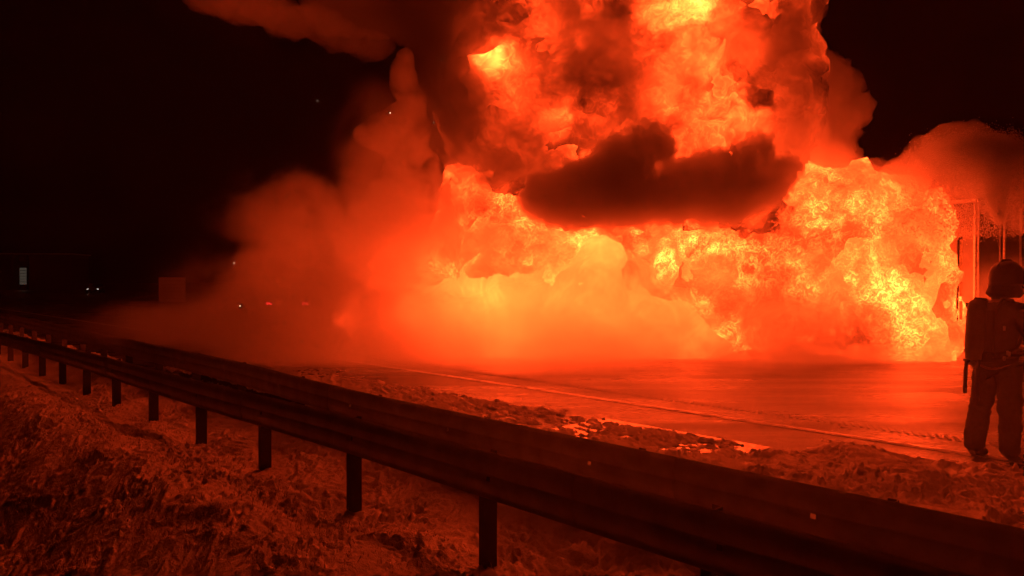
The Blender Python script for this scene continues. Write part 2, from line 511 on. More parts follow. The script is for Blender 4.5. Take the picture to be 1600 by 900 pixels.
# ================================================================== FIRE
m_flame = mat_flame('flame', 7.5, 3.1)
m_flame_up = mat_flame('rolling flame', 3.0, 1.95, contrast=1.2, soft=True)
def W(px, py, rx, ry, Y, rd):
    k = Y / F_PX
    return (P(px, py, Y), (rx * k, rd, ry * k))
wall_b = [W(1400, 445, 62, 125, 17.2, 1.4), W(1415, 350, 45, 60, 17.6, 1.1), W(1330, 400, 80, 115, 18, 1.5), W(1250, 330, 60, 60, 18.3, 1.2), W(1200, 440, 90, 100, 18.6, 1.4),
          W(1100, 440, 85, 110, 18.6, 1.4), W(1000, 450, 80, 110, 18.4, 1.4), W(900, 450, 90, 115, 18, 1.4), W(800, 420, 80, 120, 18, 1.4), W(720, 410, 60, 90, 18, 1.2),
          W(760, 330, 50, 60, 18.2, 1.0), W(720, 310, 30, 40, 18.2, 0.8), W(1330, 500, 150, 70, 18.2, 1.2), W(1385, 520, 80, 45, 17, 1.2), W(1290, 345, 60, 50, 18.2, 1.2), W(650, 460, 70, 75, 18.8, 1.4), W(590, 490, 60, 40, 20, 1.4)]  # last two lobes added behind the steam to backlight it
me, co = hull_mesh('flame_wall', wall_b, 0.16, [('fbm', 0.55, 0.55, (1, 1, 0.7)), ('billow', 1.6, 0.22, (1, 1, 0.7)), ('ridged', 3.5, 0.07, (1, 1, 0.6))])
heat = 0.62 + 0.35 * fbm(co * 0.45 + 3, 3)
for (px, py, Y, r, a) in [(1450, 470, 17, 1.3, 0.30), (1420, 520, 17, 0.9, 0.2), (930, 380, 17, 0.7, 0.5), (870, 460, 17, 0.8, 0.25), (1110, 430, 17.5, 1.2, 0.2), (1300, 420, 17.5, 1.2, 0.2),
                          (1200, 500, 17.5, 1.5, -0.25), (1270, 520, 17.5, 1.2, -0.2), (1230, 380, 17.5, 0.8, -0.15), (700, 400, 17.5, 1.3, -0.2)]:
    c = P(px, py, Y); heat = heat + a * gauss3(co, c, (r, 3, r))
zt = co[:, 2]
dens = np.clip(0.85 + 0.2 * fbm(co * 0.8 + 20, 2), 0, 1)
set_attr(me, 'burn', np.clip(heat, 0.05, 1.3)); set_attr(me, 'thick', dens)
o = link('flame_wall', me, m_flame)
tag(o, 'wall of curling orange and yellow flames along the ground, left of the trailer', 'fire', 'flames of the burning vehicle', 'stuff')

def fringe(name, blobs, grow, base, mat, label, disp):
    me, co = hull_mesh(name, [(c, (r[0] + grow, r[1] + grow * 0.6, r[2] + grow)) for c, r in blobs], 0.17, disp)
    set_attr(me, 'burn', np.clip(base + 0.3 * fbm(co * 0.6 + 12, 3), 0.05, 1.2))
    set_attr(me, 'thick', np.clip(0.36 + 0.34 * fbm(co * 0.9 + 51, 3), 0, 1))
    tag(link(name, me, mat), label, 'fire', 'flames of the burning vehicle', 'stuff')
fringe('flame_fringe', wall_b[:-2], 0.10, 0.55, m_flame, 'loose tongues of flame licking around the edge of the flame wall', [('fbm', 0.6, 0.5, (1, 1, 0.6)), ('ridged', 2.0, 0.12, (1, 1, 0.6))])
col_b = [W(1000, 120, 230, 160, 19.5, 2.6), W(1080, 20, 190, 180, 19.5, 2.6), W(860, 150, 110, 110, 19, 1.8), W(790, 110, 65, 65, 18.6, 1.2), W(1150, 200, 120, 110, 19, 2.0), W(1000, -150, 260, 180, 20, 3.2),
         W(1190, 90, 80, 120, 19.4, 1.8), W(950, 260, 150, 80, 19, 1.8), W(1100, 290, 160, 70, 19, 1.8), W(780, 200, 40, 50, 18.8, 0.9), W(1180, 320, 120, 60, 19.4, 1.6), W(1010, -330, 280, 220, 20.5, 3.6), W(990, -640, 250, 200, 21, 3.2), W(1000, 350, 260, 60, 19.4, 1.4), W(820, 290, 90, 80, 19.2, 1.3)]  # highest lobe is unseen, added to light the near ground
me, co = hull_mesh('fireball', col_b, 0.2, [('fbm', 0.3, 0.9, (1, 1, 1)), ('billow', 0.9, 0.35, (1, 1, 1)), ('billow', 2.4, 0.1, (1, 1, 1))])
heat = 0.33 + 0.34 * fbm(co * 0.33 + 8, 3)
for (px, py, Y, rx, rz, a) in [(775, 92, 17.6, 0.42, 0.38, 1.8), (1100, 60, 17.5, 1.3, 1.7, 0.75), (1060, 5, 17.5, 0.8, 0.7, 0.5), (885, 180, 17.3, 0.42, 0.42, 1.1), (910, 225, 17.3, 0.4, 0.4, 0.5), (820, 170, 17.5, 1.0, 0.9, 0.15),
                               (955, 110, 17.5, 1.2, 1.2, -0.30), (1160, 200, 17.5, 1.2, 0.5, 0.28), (1200, 60, 17.5, 0.7, 0.8, 0.1), (920, 20, 17.5, 0.6, 0.6, 0.2), (1270, 150, 17.5, 1.3, 3.0, -0.18), (1150, 110, 17.5, 0.8, 1.0, 0.1), (800, 260, 17.5, 1.2, 0.9, -0.15)]:
    c = P(px, py, Y); heat = heat + a * gauss3(co, c, (rx, 3, rz))
heat = heat + 0.9 * sstep(9.2, 11.5, co[:, 2])  # unseen top made hotter to light the snow from above
dens = np.clip(0.8 + 0.35 * fbm(co * 0.5 + 20, 2), 0, 1)
set_attr(me, 'burn', np.clip(heat, 0.08, 2.5)); set_attr(me, 'thick', dens)
o = link('fireball', me, m_flame_up)
tag(o, 'towering red fireball with yellow bright patches rolling above the dark smoke', 'fire', 'flames of the burning vehicle', 'stuff')

# smooth flame glow at the foot of the wall, added to brighten the veiling steam and the road
m_glow = mat_flame('flame glow', 1.1, 9.5, contrast=0.55, soft=True)
bank_b = [W(945, 412, 32, 42, 16.6, 0.45), W(925, 480, 95, 80, 16.8, 0.6), W(1005, 510, 105, 60, 16.7, 0.6), W(1080, 545, 80, 30, 16.6, 0.5), W(840, 500, 130, 70, 16.7, 0.7), W(740, 500, 110, 65, 16.7, 0.7),
          W(640, 495, 90, 60, 17.2, 0.7), W(760, 440, 70, 50, 17.0, 0.5), W(560, 500, 80, 48, 18.0, 0.7)]  # left lobes added inside the steam to make it glow
me, co = hull_mesh('glow_bank', bank_b, 0.16, [('fbm', 0.5, 0.25, (1, 1, 1)), ('fbm', 1.6, 0.1, (1, 1, 1))], 8)
heat = 0.80 + 0.16 * fbm(co * 0.5 + 31, 3) - 0.34 * sstep(-0.3, -4.0, co[:, 0])
heat = heat + 0.12 * gauss3(co, P(930, 385, 16.8), (0.6, 2, 0.4)) - 0.25 * sstep(1.1, 0.4, co[:, 2])
set_attr(me, 'burn', np.clip(heat, 0.05, 1.4)); set_attr(me, 'thick', np.clip(0.92 + 0.2 * fbm(co * 0.9 + 4, 3) - 0.75 * sstep(-0.6, -4.6, co[:, 0]), 0, 1))
tag(link('glow_bank', me, m_glow), 'smooth yellow orange bank of flame glow added at the foot of the flame wall', 'fire', 'flames of the burning vehicle', 'stuff')

# ================================================================== SMOKE AND STEAM
m_soot = mat_volume('black soot smoke', 3.6, (0.68, 0.68, 0.68), 0.2, hom=True)
soot_b = [W(862, 310, 52, 42, 14.6, 0.8), W(905, 290, 45, 40, 14.6, 0.9), W(948, 268, 38, 38, 14.5, 0.8), W(1010, 232, 46, 36, 14.6, 0.7), W(975, 262, 50, 45, 14.6, 0.9), W(960, 315, 95, 45, 14.6, 1.0), W(900, 335, 70, 25, 14.5, 0.9),
          W(1058, 272, 32, 30, 14.6, 0.6), W(1105, 262, 34, 30, 14.7, 0.6), W(1180, 240, 30, 33, 14.7, 0.55), W(1150, 268, 36, 36, 14.7, 0.7), W(1215, 268, 34, 26, 14.8, 0.55), W(1120, 300, 90, 40, 14.8, 0.9), W(1195, 290, 42, 34, 14.8, 0.6), W(1115, 330, 70, 20, 14.8, 0.7), W(1040, 315, 60, 38, 14.7, 0.8)]
me, co = hull_mesh('soot_cloud', soot_b, 0.05, [('billow', 1.7, 0.13, (1, 1, 1)), ('billow', 4.4, 0.075, (1, 1, 1)), ('billow', 10, 0.016, (1, 1, 1))], 1)
tag(link('soot_cloud', me, m_soot), 'dense black cauliflower smoke cloud hanging in the middle of the fire', 'smoke', None, 'stuff')

m_column = mat_volume('red brown smoke', 1.3, (0.82, 0.82, 0.82), 0.3, hom=True)
def cloud(name, blobs, voxel, disp, mat, label, cat, group=None, sm=1):
    me, co = hull_mesh(name, blobs, voxel, disp, sm)
    return tag(link(name, me, mat), label, cat, group, 'stuff')
LUMPY = [('fbm', 0.4, 0.35, (1, 1, 1)), ('billow', 1.0, 0.2, (1, 1, 1)), ('billow', 3.0, 0.06, (1, 1, 1))]
cloud('smoke_plume', [W(1225, 110, 52, 120, 17.6, 0.7), W(1240, 225, 50, 60, 17.5, 0.6), W(1250, 150, 70, 90, 19.2, 1.6), W(1230, 40, 50, 100, 19.2, 1.6), W(1295, 200, 45, 50, 19.0, 1.2), W(1270, 260, 70, 60, 19.0, 1.4), W(1215, -80, 70, 100, 19.5, 2.2), W(1200, 130, 60, 120, 19.4, 1.4),
      W(1330, 290, 60, 40, 19.0, 1.2), W(1240, 330, 70, 40, 19, 1.2)], 0.12, LUMPY, m_column, 'red lit billowing smoke along the right side of the fireball', 'smoke')
m_shroud = mat_volume('thin fire smoke', 1.0, (0.7, 0.7, 0.7), 0.5, 0.55, 0.42, 0.68, edge=0)
cloud('smoke_shroud', [W(1000, 100, 260, 180, 18.3, 2.6), W(850, 180, 150, 140, 18, 2.2), W(760, 110, 80, 110, 18, 1.8), W(1150, 120, 120, 200, 18.4, 2.2), W(1000, 290, 220, 60, 18, 1.8), W(760, 250, 80, 100, 18, 1.6), W(980, -120, 280, 120, 19, 2.6)],
      0.16, LUMPY, m_shroud, 'veil of dark red smoke rolling over the fireball', 'smoke')
fringe('fireball_fringe', col_b[:10], 0.12, 0.22, m_flame_up, 'torn rags of flame around the rolling fireball', [('fbm', 0.4, 0.8, (1, 1, 1)), ('ridged', 1.5, 0.18, (1, 1, 1))])
m_dark = mat_volume('dark smoke', 1.4, (0.42, 0.42, 0.42), 0.3, hom=True)
cloud('dark_smoke', [W(664, 100, 34, 60, 18.8, 0.8), W(672, 180, 34, 70, 18.8, 0.8), W(706, 230, 26, 60, 17.4, 0.6), W(692, 150, 26, 60, 17.6, 0.6), W(705, 300, 40, 40, 17.4, 0.6), W(735, 190, 42, 100, 17.6, 1.2), W(715, 60, 50, 110, 18.0, 1.4), W(690, -40, 90, 80, 18.4, 1.8), W(770, 270, 50, 40, 17.4, 0.9), W(640, 20, 90, 50, 18.4, 1.6), W(560, 10, 90, 45, 18.6, 1.5)],
      0.12, LUMPY, m_dark, 'dark brown smoke column standing between the steam plume and the fireball', 'smoke')
m_wisp = mat_volume('brown wisp smoke', 0.5, (0.9, 0.9, 0.9), 0.2, hom=True)
cloud('smoke_wisp', [W(580, 70, 36, 22, 17.4, 0.5), W(530, 58, 45, 20, 17.4, 0.6), W(470, 35, 70, 24, 17.4, 0.7), W(400, 14, 70, 26, 17.4, 0.7), W(340, 2, 50, 20, 17.4, 0.6)],
      0.08, [('fbm', 0.9, 0.12, (1, 1, 1)), ('billow', 2.2, 0.08, (1, 1, 1))], m_wisp, 'dull red wisp of smoke trailing to the upper left with a scalloped lower edge', 'smoke')
m_plume = mat_volume('steam plume', 3.6, (1, 1, 1), 0.2, 1.5, 0.32, 0.66, edge=0, detail=4.0)
cloud('steam_plume', [W(636, 100, 10, 22, 16.6, 0.25), W(632, 128, 22, 30, 16.6, 0.35), W(646, 165, 24, 34, 16.6, 0.35), W(636, 205, 44, 46, 16.6, 0.4), W(590, 215, 40, 34, 16.8, 0.4), W(645, 280, 56, 60, 16.6, 0.5), W(655, 350, 70, 60, 16.6, 0.6), W(610, 330, 70, 60, 16.8, 0.5), W(676, 300, 34, 50, 16.6, 0.4)],
      0.06, [('fbm', 0.7, 0.18, (1, 1, 0.5)), ('fbm', 1.9, 0.09, (1, 1, 0.5))], m_plume, 'narrow red lit steam plume rising along the left edge of the dark smoke', 'steam', 'steam clouds', 6)
def puff(name, px, py, rx, ry, Y, rd, mat, label, group, rot=0.0):
    me = bpy.data.meshes.new(name)
    bm = bmesh.new(); bmesh.ops.create_icosphere(bm, subdivisions=3, radius=1.0); bm.to_mesh(me); bm.free()
    k = Y / F_PX
    o = link(name, me, mat, None, P(px, py, Y)); o.scale = (rx * k, rd, ry * k); o.rotation_euler = (0, rot, 0)
    tag(o, label, 'smoke' if 'smoke' in name else 'steam', group, 'stuff')
    return o
m_steam = mat_volume('steam', 1.3, (1, 1, 1), 0.4, 0.95, 0.15, 0.85, 0.85, vary=1.35, detail=4.0)
m_steam_front = mat_volume('backlit steam', 0.7, (1, 1, 1), 0.7, 0.9, 0.0, 0.8, 0.6, vary=0.5)
m_steam_low = mat_volume('low steam', 1.6, (1, 1, 1), 0.5, 0.7, 0.15, 0.9, 0.8, vary=0.9)
m_steam_thin = mat_volume('thin steam', 0.6, (0.99, 0.99, 0.99), 0.4, 0.6, 0.2, 1.0, 0.9)
puff('steam_cloud', 450, 490, 265, 170, 15.2, 2.4, m_steam, 'soft orange steam bank drifting over the road at the left of the fire', 'steam clouds')
puff('steam_cloud', 600, 410, 210, 210, 15.8, 2.2, m_steam, 'tall orange steam bank left of the flames', 'steam clouds')
puff('steam_cloud', 800, 560, 330, 120, 14.6, 2.0, m_steam_front, 'bright orange steam lying over the road in front of the flames', 'steam clouds')
m_mound = mat_volume('dense backlit steam', 1.4, (1, 1, 1), 0.72, 0.9, 0.30, 0.55, edge=0)
cloud('steam_mound', [W(945, 415, 42, 55, 16.2, 0.5), W(930, 480, 110, 90, 16.0, 0.8), W(1010, 520, 120, 75, 16.0, 0.8), W(1085, 560, 95, 45, 16.0, 0.7), W(840, 520, 140, 90, 15.9, 0.9), W(740, 540, 130, 80, 15.9, 0.9), W(975, 450, 50, 60, 16.1, 0.5)],
      0.12, [('fbm', 0.4, 0.25, (1, 1, 1)), ('billow', 1.0, 0.08, (1, 1, 1))], m_mound, 'mound of yellow orange steam below the black smoke cloud', 'steam', 'steam clouds', 3)
puff('steam_cloud', 1230, 560, 320, 60, 14.6, 2.0, m_steam_thin, 'low thin steam over the wet road between the mound and the firefighter', 'steam clouds')
m_spray = mat_volume('spray mist', 1.25, (1, 1, 1), 0.3, 1.2, 0.22, 0.66, edge=0)
cloud('spray_mist', [W(1400, 318, 34, 40, 16.5, 0.7), W(1418, 275, 34, 36, 16.4, 0.7), W(1445, 245, 34, 34, 16.3, 0.7), W(1478, 225, 34, 30, 16.3, 0.7), W(1512, 220, 34, 26, 16.3, 0.7), W(1545, 232, 32, 28, 16.3, 0.7), W(1572, 255, 28, 30, 16.3, 0.7), W(1592, 288, 24, 34, 16.4, 0.6), W(1610, 330, 22, 36, 16.4, 0.6), W(1500, 265, 85, 45, 16.6, 0.8), W(1560, 300, 50, 40, 16.8, 0.5)],
      0.09, [('fbm', 1.0, 0.16, (1, 1, 1)), ('fbm', 3.0, 0.05, (1, 1, 1))], m_spray, 'bright orange arc of fine spray mist over the truck roof', 'steam', 'steam clouds', 4)
puff('steam_cloud', 1390, 290, 120, 60, 17.2, 1.4, m_steam_thin, 'thin steam drifting above the right hand flames', 'steam clouds')
puff('steam_cloud', 770, 400, 170, 120, 15.8, 1.2, m_steam_thin, 'thin steam veil before the left part of the flame wall', 'steam clouds')
puff('steam_cloud', 540, 560, 310, 90, 15.4, 1.6, m_steam_front, 'low steam hiding the foot of the flames at the left', 'steam clouds')
puff('steam_cloud', 400, 500, 190, 130, 14.2, 1.6, m_steam_thin, 'outermost thin steam at the far left end of the bank', 'steam clouds')
puff('steam_cloud', 570, 470, 170, 120, 15.6, 1.1, m_steam_front, 'diffuse steam in front of the left end of the flame glow', 'steam clouds')
puff('steam_cloud', 300, 510, 250, 66, 14.4, 1.8, m_steam_low, 'low sheet of steam creeping left over the road', 'steam clouds')
puff('steam_cloud', 1330, 560, 230, 34, 15.4, 1.0, m_steam_low, 'low steam along the foot of the right hand flames', 'steam clouds')
puff('steam_cloud', 600, 190, 80, 130, 16.9, 1.1, m_steam_thin, 'thin ragged steam hanging left of the plume top', 'steam clouds')
puff('steam_cloud', 590, 270, 130, 190, 17.0, 1.6, m_steam_thin, 'faint dark red smoke veil left of the narrow plume', 'steam clouds')
puff('steam_cloud', 470, 360, 190, 130, 16.4, 1.8, m_steam, 'upper billow of steam left of the flames', 'steam clouds')
m_veil = mat_volume('lens veil mist', 0.032, (1, 1, 1), 0.5, 0.5, 0.1, 0.7, 0.7, vary=0.4)  # mist added to lift the darks, standing in for lens veiling glare
puff('lens_veil', 1320, 600, 1050, 480, 4.6, 2.8, m_veil, 'faint mist added as lens veil across the firefighter and the near snow', 'steam clouds')
puff('steam_cloud', 1570, 470, 120, 120, 15.4, 1.3, m_steam_thin, 'thin orange steam in front of the dark truck', 'steam clouds')
m_reek = mat_volume('heavy ground smoke', 2.2, (0.93, 0.93, 0.93), 0.4, 0.8, 0.1, 0.7, 0.6, vary=0.7)
puff('smoke_cloud', 1245, 515, 130, 66, 15.6, 0.9, m_reek, 'low dull orange smoke in front of the flames right of the steam mound', 'ground smoke')


def skin_obj(name, verts, edges, radii, mat, parent, sub=2, folds=None, root=0):
    """one continuous tapered surface grown around a skeleton"""
    me = bpy.data.meshes.new(name + '_bones')
    me.from_pydata([tuple(v) for v in verts], edges, [])
    o = bpy.data.objects.new(name + '_bones', me); C.objects.link(o)
    md = o.modifiers.new('skin', 'SKIN'); md.use_smooth_shade = True
    if not me.skin_vertices:
        bpy.context.view_layer.objects.active = o
    for i, r in enumerate(radii):
        sv = me.skin_vertices[0].data[i]
        sv.radius = r if isinstance(r, tuple) else (r, r)
        sv.use_root = (i == root)
    ss = o.modifiers.new('subdivision', 'SUBSURF'); ss.levels = sub; ss.render_levels = sub
    dg = bpy.context.evaluated_depsgraph_get()
    m2 = bpy.data.meshes.new_from_object(o.evaluated_get(dg))
    bpy.data.objects.remove(o); bpy.data.meshes.remove(me)
    m2.name = name; m2.materials.clear(); m2.materials.append(mat)
    n = len(m2.vertices)
    if folds:
        co = np.empty(n * 3); m2.vertices.foreach_get('co', co); co = co.reshape(-1, 3)
        nr = np.empty(n * 3); m2.vertices.foreach_get('normal', nr); nr = nr.reshape(-1, 3)
        amp, sx, sz = folds
        q = co * np.array([sx, sx, sz])
        co = co + nr * ((fbm(q, 2) * 0.6 + (ridged(q * 0.8 + 3, 2) - 0.8) * 0.5) * amp)[:, None]
        m2.vertices.foreach_set('co', co.ravel())
    m2.polygons.foreach_set('use_smooth', [True] * len(m2.polygons)); m2.update()
    return link(name, m2, None, parent)

# frosted grass stalks poking through the trodden snow
rg_ = np.random.RandomState(21)
n = 26000
gs = rg_.rand(n) * 16 - 3; gt = 0.4 + 2.9 * rg_.rand(n)
keep = pnoise(np.stack([gs * 1.1, gt * 1.6, gs * 0 + 2], 1)) + 0.25 * rg_.randn(n) > 0.12
gs, gt = gs[keep], gt[keep]; n = len(gs)
gz = z_near(gs, gt)
base = np.stack([D2.x * gs + N2.x * gt, D2.y * gs + N2.y * gt, gz - 0.01], 1)
ang = rg_.rand(n) * 6.283; ln = 0.025 + 0.05 * rg_.rand(n); lean = 0.4 + 1.1 * rg_.rand(n)
dr = np.stack([np.cos(ang), np.sin(ang), 0 * ang], 1); sd_ = np.stack([-np.sin(ang), np.cos(ang), 0 * ang], 1) * 0.0022
up3 = np.array([0, 0, 1.0])
mid_ = base + up3 * (ln * 0.7)[:, None] + dr * (ln * lean * 0.35)[:, None]
tip_ = base + up3 * (ln * 0.85)[:, None] + dr * (ln * lean)[:, None]
v = np.stack([base - sd_, base + sd_, mid_ + sd_ * 0.8, mid_ - sd_ * 0.8, tip_], 1).reshape(-1, 3)
me = bpy.data.meshes.new('frosted_grass')
o5 = np.arange(n)[:, None] * 5
tri = np.concatenate([o5 + np.array([[0, 1, 2]]), o5 + np.array([[0, 2, 3]]), o5 + np.array([[3, 2, 4]])], 0)
me.vertices.add(len(v)); me.vertices.foreach_set('co', v.ravel())
me.loops.add(tri.size); me.loops.foreach_set('vertex_index', tri.ravel().astype(np.int32))
me.polygons.add(len(tri)); me.polygons.foreach_set('loop_start', np.arange(0, tri.size, 3)); me.polygons.foreach_set('loop_total', np.full(len(tri), 3))
me.update(calc_edges=True)
tag(link('frosted_grass', me, mat_pbr('frosted straw', (0.55, 0.50, 0.42), 0.6)), 'frosted grass stalks poking through the trodden snow of the near verge', 'grass', None, 'stuff')

# ================================================================== FIREFIGHTER
m_suit = mat_pbr('dark fire suit cloth', (0.07, 0.07, 0.075), 0.85, 0, 30, 0.3, 0.4, 300, 0.002, 0.3)
m_skin = mat_pbr('skin', (0.45, 0.28, 0.20), 0.5)
m_boot = mat_pbr('boot leather', (0.02, 0.02, 0.02), 0.5)
m_glove = mat_pbr('glove leather', (0.06, 0.05, 0.04), 0.7)
m_helmet = mat_pbr('helmet shell', (0.07, 0.07, 0.06), 0.45, 0, 8, 0.2, 0.1)
m_reflex = mat_pbr('reflective tape', (0.45, 0.45, 0.38), 0.4)
m_blackp = mat_pbr('black plastic', (0.02, 0.02, 0.02), 0.5)
m_cyl = mat_pbr('breathing air cylinder', (0.10, 0.10, 0.07), 0.5)
m_metal = mat_pbr('bare metal', (0.5, 0.5, 0.5), 0.35, 0.8)
m_visor = mat_pbr('smoked visor', (0.03, 0.03, 0.03), 0.15)
fx = P(1560, 712, 7.14)
ff = empty('person', (fx.x, fx.y, ROAD_Z - 0.015), R(22))
tag(ff, 'firefighter in dark suit and round helmet with breathing set, standing right of the fire', 'person')
HD = (0.085, 0.0, 1.715)
V = [(0.0, 0, 0.98), (0.0, 0, 1.12), (0.01, 0, 1.28), (0.02, 0, 1.43), (0.05, 0, 1.54), (0.07, 0, 1.60), (0.085, 0, 1.70), (0.08, 0, 1.80),
     (0.0, -0.10, 0.93), (-0.02, -0.13, 0.52), (-0.04, -0.14, 0.10), (0.11, -0.16, 0.045),
     (-0.02, 0.10, 0.93), (-0.07, 0.12, 0.52), (-0.17, 0.13, 0.12), (-0.05, 0.15, 0.045),
     (0.02, -0.19, 1.44), (0.10, -0.27, 1.17), (0.33, -0.20, 1.07), (0.40, -0.17, 1.06),
     (0.02, 0.19, 1.44), (0.12, 0.28, 1.19), (0.42, 0.18, 1.05), (0.49, 0.15, 1.04)]
E = [(0, 1), (1, 2), (2, 3), (3, 4), (4, 5), (5, 6), (6, 7), (0, 8), (8, 9), (9, 10), (10, 11), (0, 12), (12, 13), (13, 14), (14, 15),
     (3, 16), (16, 17), (17, 18), (18, 19), (3, 20), (20, 21), (21, 22), (22, 23)]
RD = [0.13, 0.12, 0.13, 0.13, 0.06, 0.055, 0.088, 0.07, 0.085, 0.06, 0.04, 0.035, 0.085, 0.06, 0.04, 0.035, 0.06, 0.042, 0.03, 0.03, 0.06, 0.042, 0.03, 0.03]
body = skin_obj('body', V, E, RD, m_skin, ff)
# face: nose, brow, ears, lips, eyes
bm = bmesh.new(); add_tube(bm, [(0.160, 0, 1.725), (0.185, 0, 1.69), (0.170, 0, 1.672)], [0.008, 0.014, 0.010], 8)
bm_obj('nose', bm, m_skin, ff, True)
for sy in (-1, 1):
    bm = bmesh.new(); bmesh.ops.create_uvsphere(bm, u_segments=12, v_segments=8, radius=0.012, matrix=Matrix.Translation((0.160, sy * 0.032, 1.722)))
    bm_obj('eye', bm, m_reflex, ff, True)
    bm = bmesh.new(); bmesh.ops.create_uvsphere(bm, u_segments=10, v_segments=8, radius=1, matrix=Matrix.Translation((0.085, sy * 0.090, 1.70)) @ Matrix.Diagonal((0.02, 0.010, 0.032, 1)))
    bm_obj('ear', bm, m_skin, ff, True)
bm = bmesh.new(); add_tube(bm, [(0.160, -0.025, 1.642), (0.172, 0, 1.645), (0.160, 0.025, 1.642)], [0.004, 0.009, 0.004], 8)
bm_obj('mouth', bm, m_glove, ff, True)
# jacket and trousers hang looser than the body
Vj = [(0.0, 0, 0.86), (0.0, 0, 1.0), (0.0, 0, 1.15), (0.01, 0, 1.30), (0.02, 0, 1.42), (0.04, 0, 1.52), (0.06, 0, 1.58),
      (0.02, -0.20, 1.43), (0.09, -0.28, 1.16), (0.31, -0.21, 1.075), (0.02, 0.20, 1.43), (0.11, 0.29, 1.18), (0.40, 0.19, 1.055)]
Ej = [(0, 1), (1, 2), (2, 3), (3, 4), (4, 5), (5, 6), (4, 7), (7, 8), (8, 9), (4, 10), (10, 11), (11, 12)]
Rj = [(0.18, 0.19), (0.175, 0.18), (0.165, 0.18), (0.17, 0.20), (0.15, 0.19), (0.115, 0.11), (0.09, 0.09), 0.10, 0.082, 0.062, 0.10, 0.082, 0.062]
skin_obj('jacket', Vj, Ej, Rj, m_suit, ff, 3, (0.022, 7, 11))
Vt = [(0.0, 0, 1.0), (0.01, -0.09, 0.88), (0.0, -0.12, 0.66), (-0.02, -0.13, 0.42), (-0.035, -0.14, 0.18), (-0.04, -0.14, 0.045),
      (-0.02, 0.09, 0.88), (-0.04, 0.11, 0.66), (-0.09, 0.12, 0.42), (-0.14, 0.13, 0.18), (-0.155, 0.13, 0.05)]
Et = [(0, 1), (1, 2), (2, 3), (3, 4), (4, 5), (0, 6), (6, 7), (7, 8), (8, 9), (9, 10)]
Rt = [0.165, 0.125, 0.115, 0.104, 0.100, 0.096, 0.125, 0.115, 0.104, 0.102, 0.098]
skin_obj('trousers', Vt, Et, Rt, m_suit, ff, 3, (0.02, 7, 12))
for (x, y, dx) in ((-0.05, -0.14, 1), (-0.17, 0.13, 1)):
    skin_obj('boot', [(x, y, 0.24), (x, y, 0.10), (x + 0.02, y, 0.055), (x + 0.12, y, 0.05), (x + 0.20, y - 0.01, 0.045)], [(0, 1), (1, 2), (2, 3), (3, 4)],
             [0.060, 0.055, 0.052, 0.046, 0.038], m_boot, ff, 2)
# gloved hands: palm, four fingers curled round the branch pipe, thumb from the side of the palm
def glove(wr, d, side):
    wr = Vector(wr); d = Vector(d).normalized(); up = Vector((0, 0, 1)); sd = d.cross(up).normalized() * side
    vs = [wr, wr + d * 0.045, wr + d * 0.085]; es = [(0, 1), (1, 2)]; rs = [0.036, (0.028, 0.028), (0.040, 0.026)]
    for k, (ln) in enumerate((0.024, 0.078, 0.072, 0.058)):
        off = up * (0.030 - 0.020 * k)
        b = wr + d * 0.092 + off
        p1 = b + d * ln * 0.42; p2 = p1 + (d * 0.45 + sd * 0.9).normalized() * ln * 0.40; p3 = p2 + (d * -0.4 + sd).normalized() * ln * 0.32
        i = len(vs); vs += [b, p1, p2, p3]; es += [(2, i), (i, i + 1), (i + 1, i + 2), (i + 2, i + 3)]; rs += [0.013, 0.0125, 0.0115, 0.0095]
    b = wr + d * 0.035 + up * 0.034 + sd * 0.008
    i = len(vs); vs += [b, b + (d * 0.7 + up * 0.3 + sd * 0.6).normalized() * 0.038, b + (d * 0.7 + up * 0.1 + sd * 1.0).normalized() * 0.068]
    es += [(1, i), (i, i + 1), (i + 1, i + 2)]; rs += [0.016, 0.0135, 0.011]
    skin_obj('glove', vs, es, rs, m_glove, ff, 2)
glove((0.335, -0.20, 1.07), (0.95, 0.25, -0.05), -1)
glove((0.42, 0.18, 1.05), (0.95, -0.22, -0.05), 1)
# helmet: deep round shell with brim, comb, neck guard and raised visor
bm = bmesh.new()
prof = [(0.0, 0.165), (0.05, 0.160), (0.095, 0.142), (0.135, 0.105), (0.158, 0.055), (0.166, 0.0), (0.166, -0.05), (0.172, -0.066), (0.168, -0.074), (0.155, -0.066), (0.150, 0.0), (0.10, 0.11), (0.0, 0.145)]
rings = []
for (r_, z_) in prof:
    rings.append([bm.verts.new((r_ * math.cos(a) * 1.0, r_ * math.sin(a) * 0.86, z_)) for a in [2 * math.pi * k / 32 for k in range(32)]] if r_ > 0 else [bm.verts.new((0, 0, z_))])
for a, b in zip(rings[:-1], rings[1:]):
    for k in range(32):
        q = [a[k % len(a)], a[(k + 1) % len(a)], b[(k + 1) % len(b)], b[k % len(b)]]
        q = list(dict.fromkeys(q)); bm.faces.new(q)
bmesh.ops.recalc_face_normals(bm, faces=bm.faces)
hel = bm_obj('helmet', bm, m_helmet, ff, True, (0.115, 0, 1.755))
bm = bmesh.new(); add_tube(bm, [(0.12, 0, 0.125), (0.05, 0, 0.170), (-0.05, 0, 0.168), (-0.13, 0, 0.11)], [0.006, 0.012, 0.012, 0.006], 8)
bm_obj('comb', bm, m_helmet, hel, True)
bm = bmesh.new()
vs1 = []; 
for z_, rr in ((0.03, 0.180), (-0.05, 0.190), (-0.115, 0.185)):
    vs1.append([bm.verts.new((rr * math.cos(a), rr * math.sin(a) * 0.86, z_)) for a in [R(-60 + 120 * k / 12) for k in range(13)]])
for a, b in zip(vs1[:-1], vs1[1:]):
    for k in range(12): bm.faces.new((a[k], a[k + 1], b[k + 1], b[k]))
o = bm_obj('visor', bm, m_visor, hel, True); md = o.modifiers.new('thickness', 'SOLIDIFY'); md.thickness = 0.004
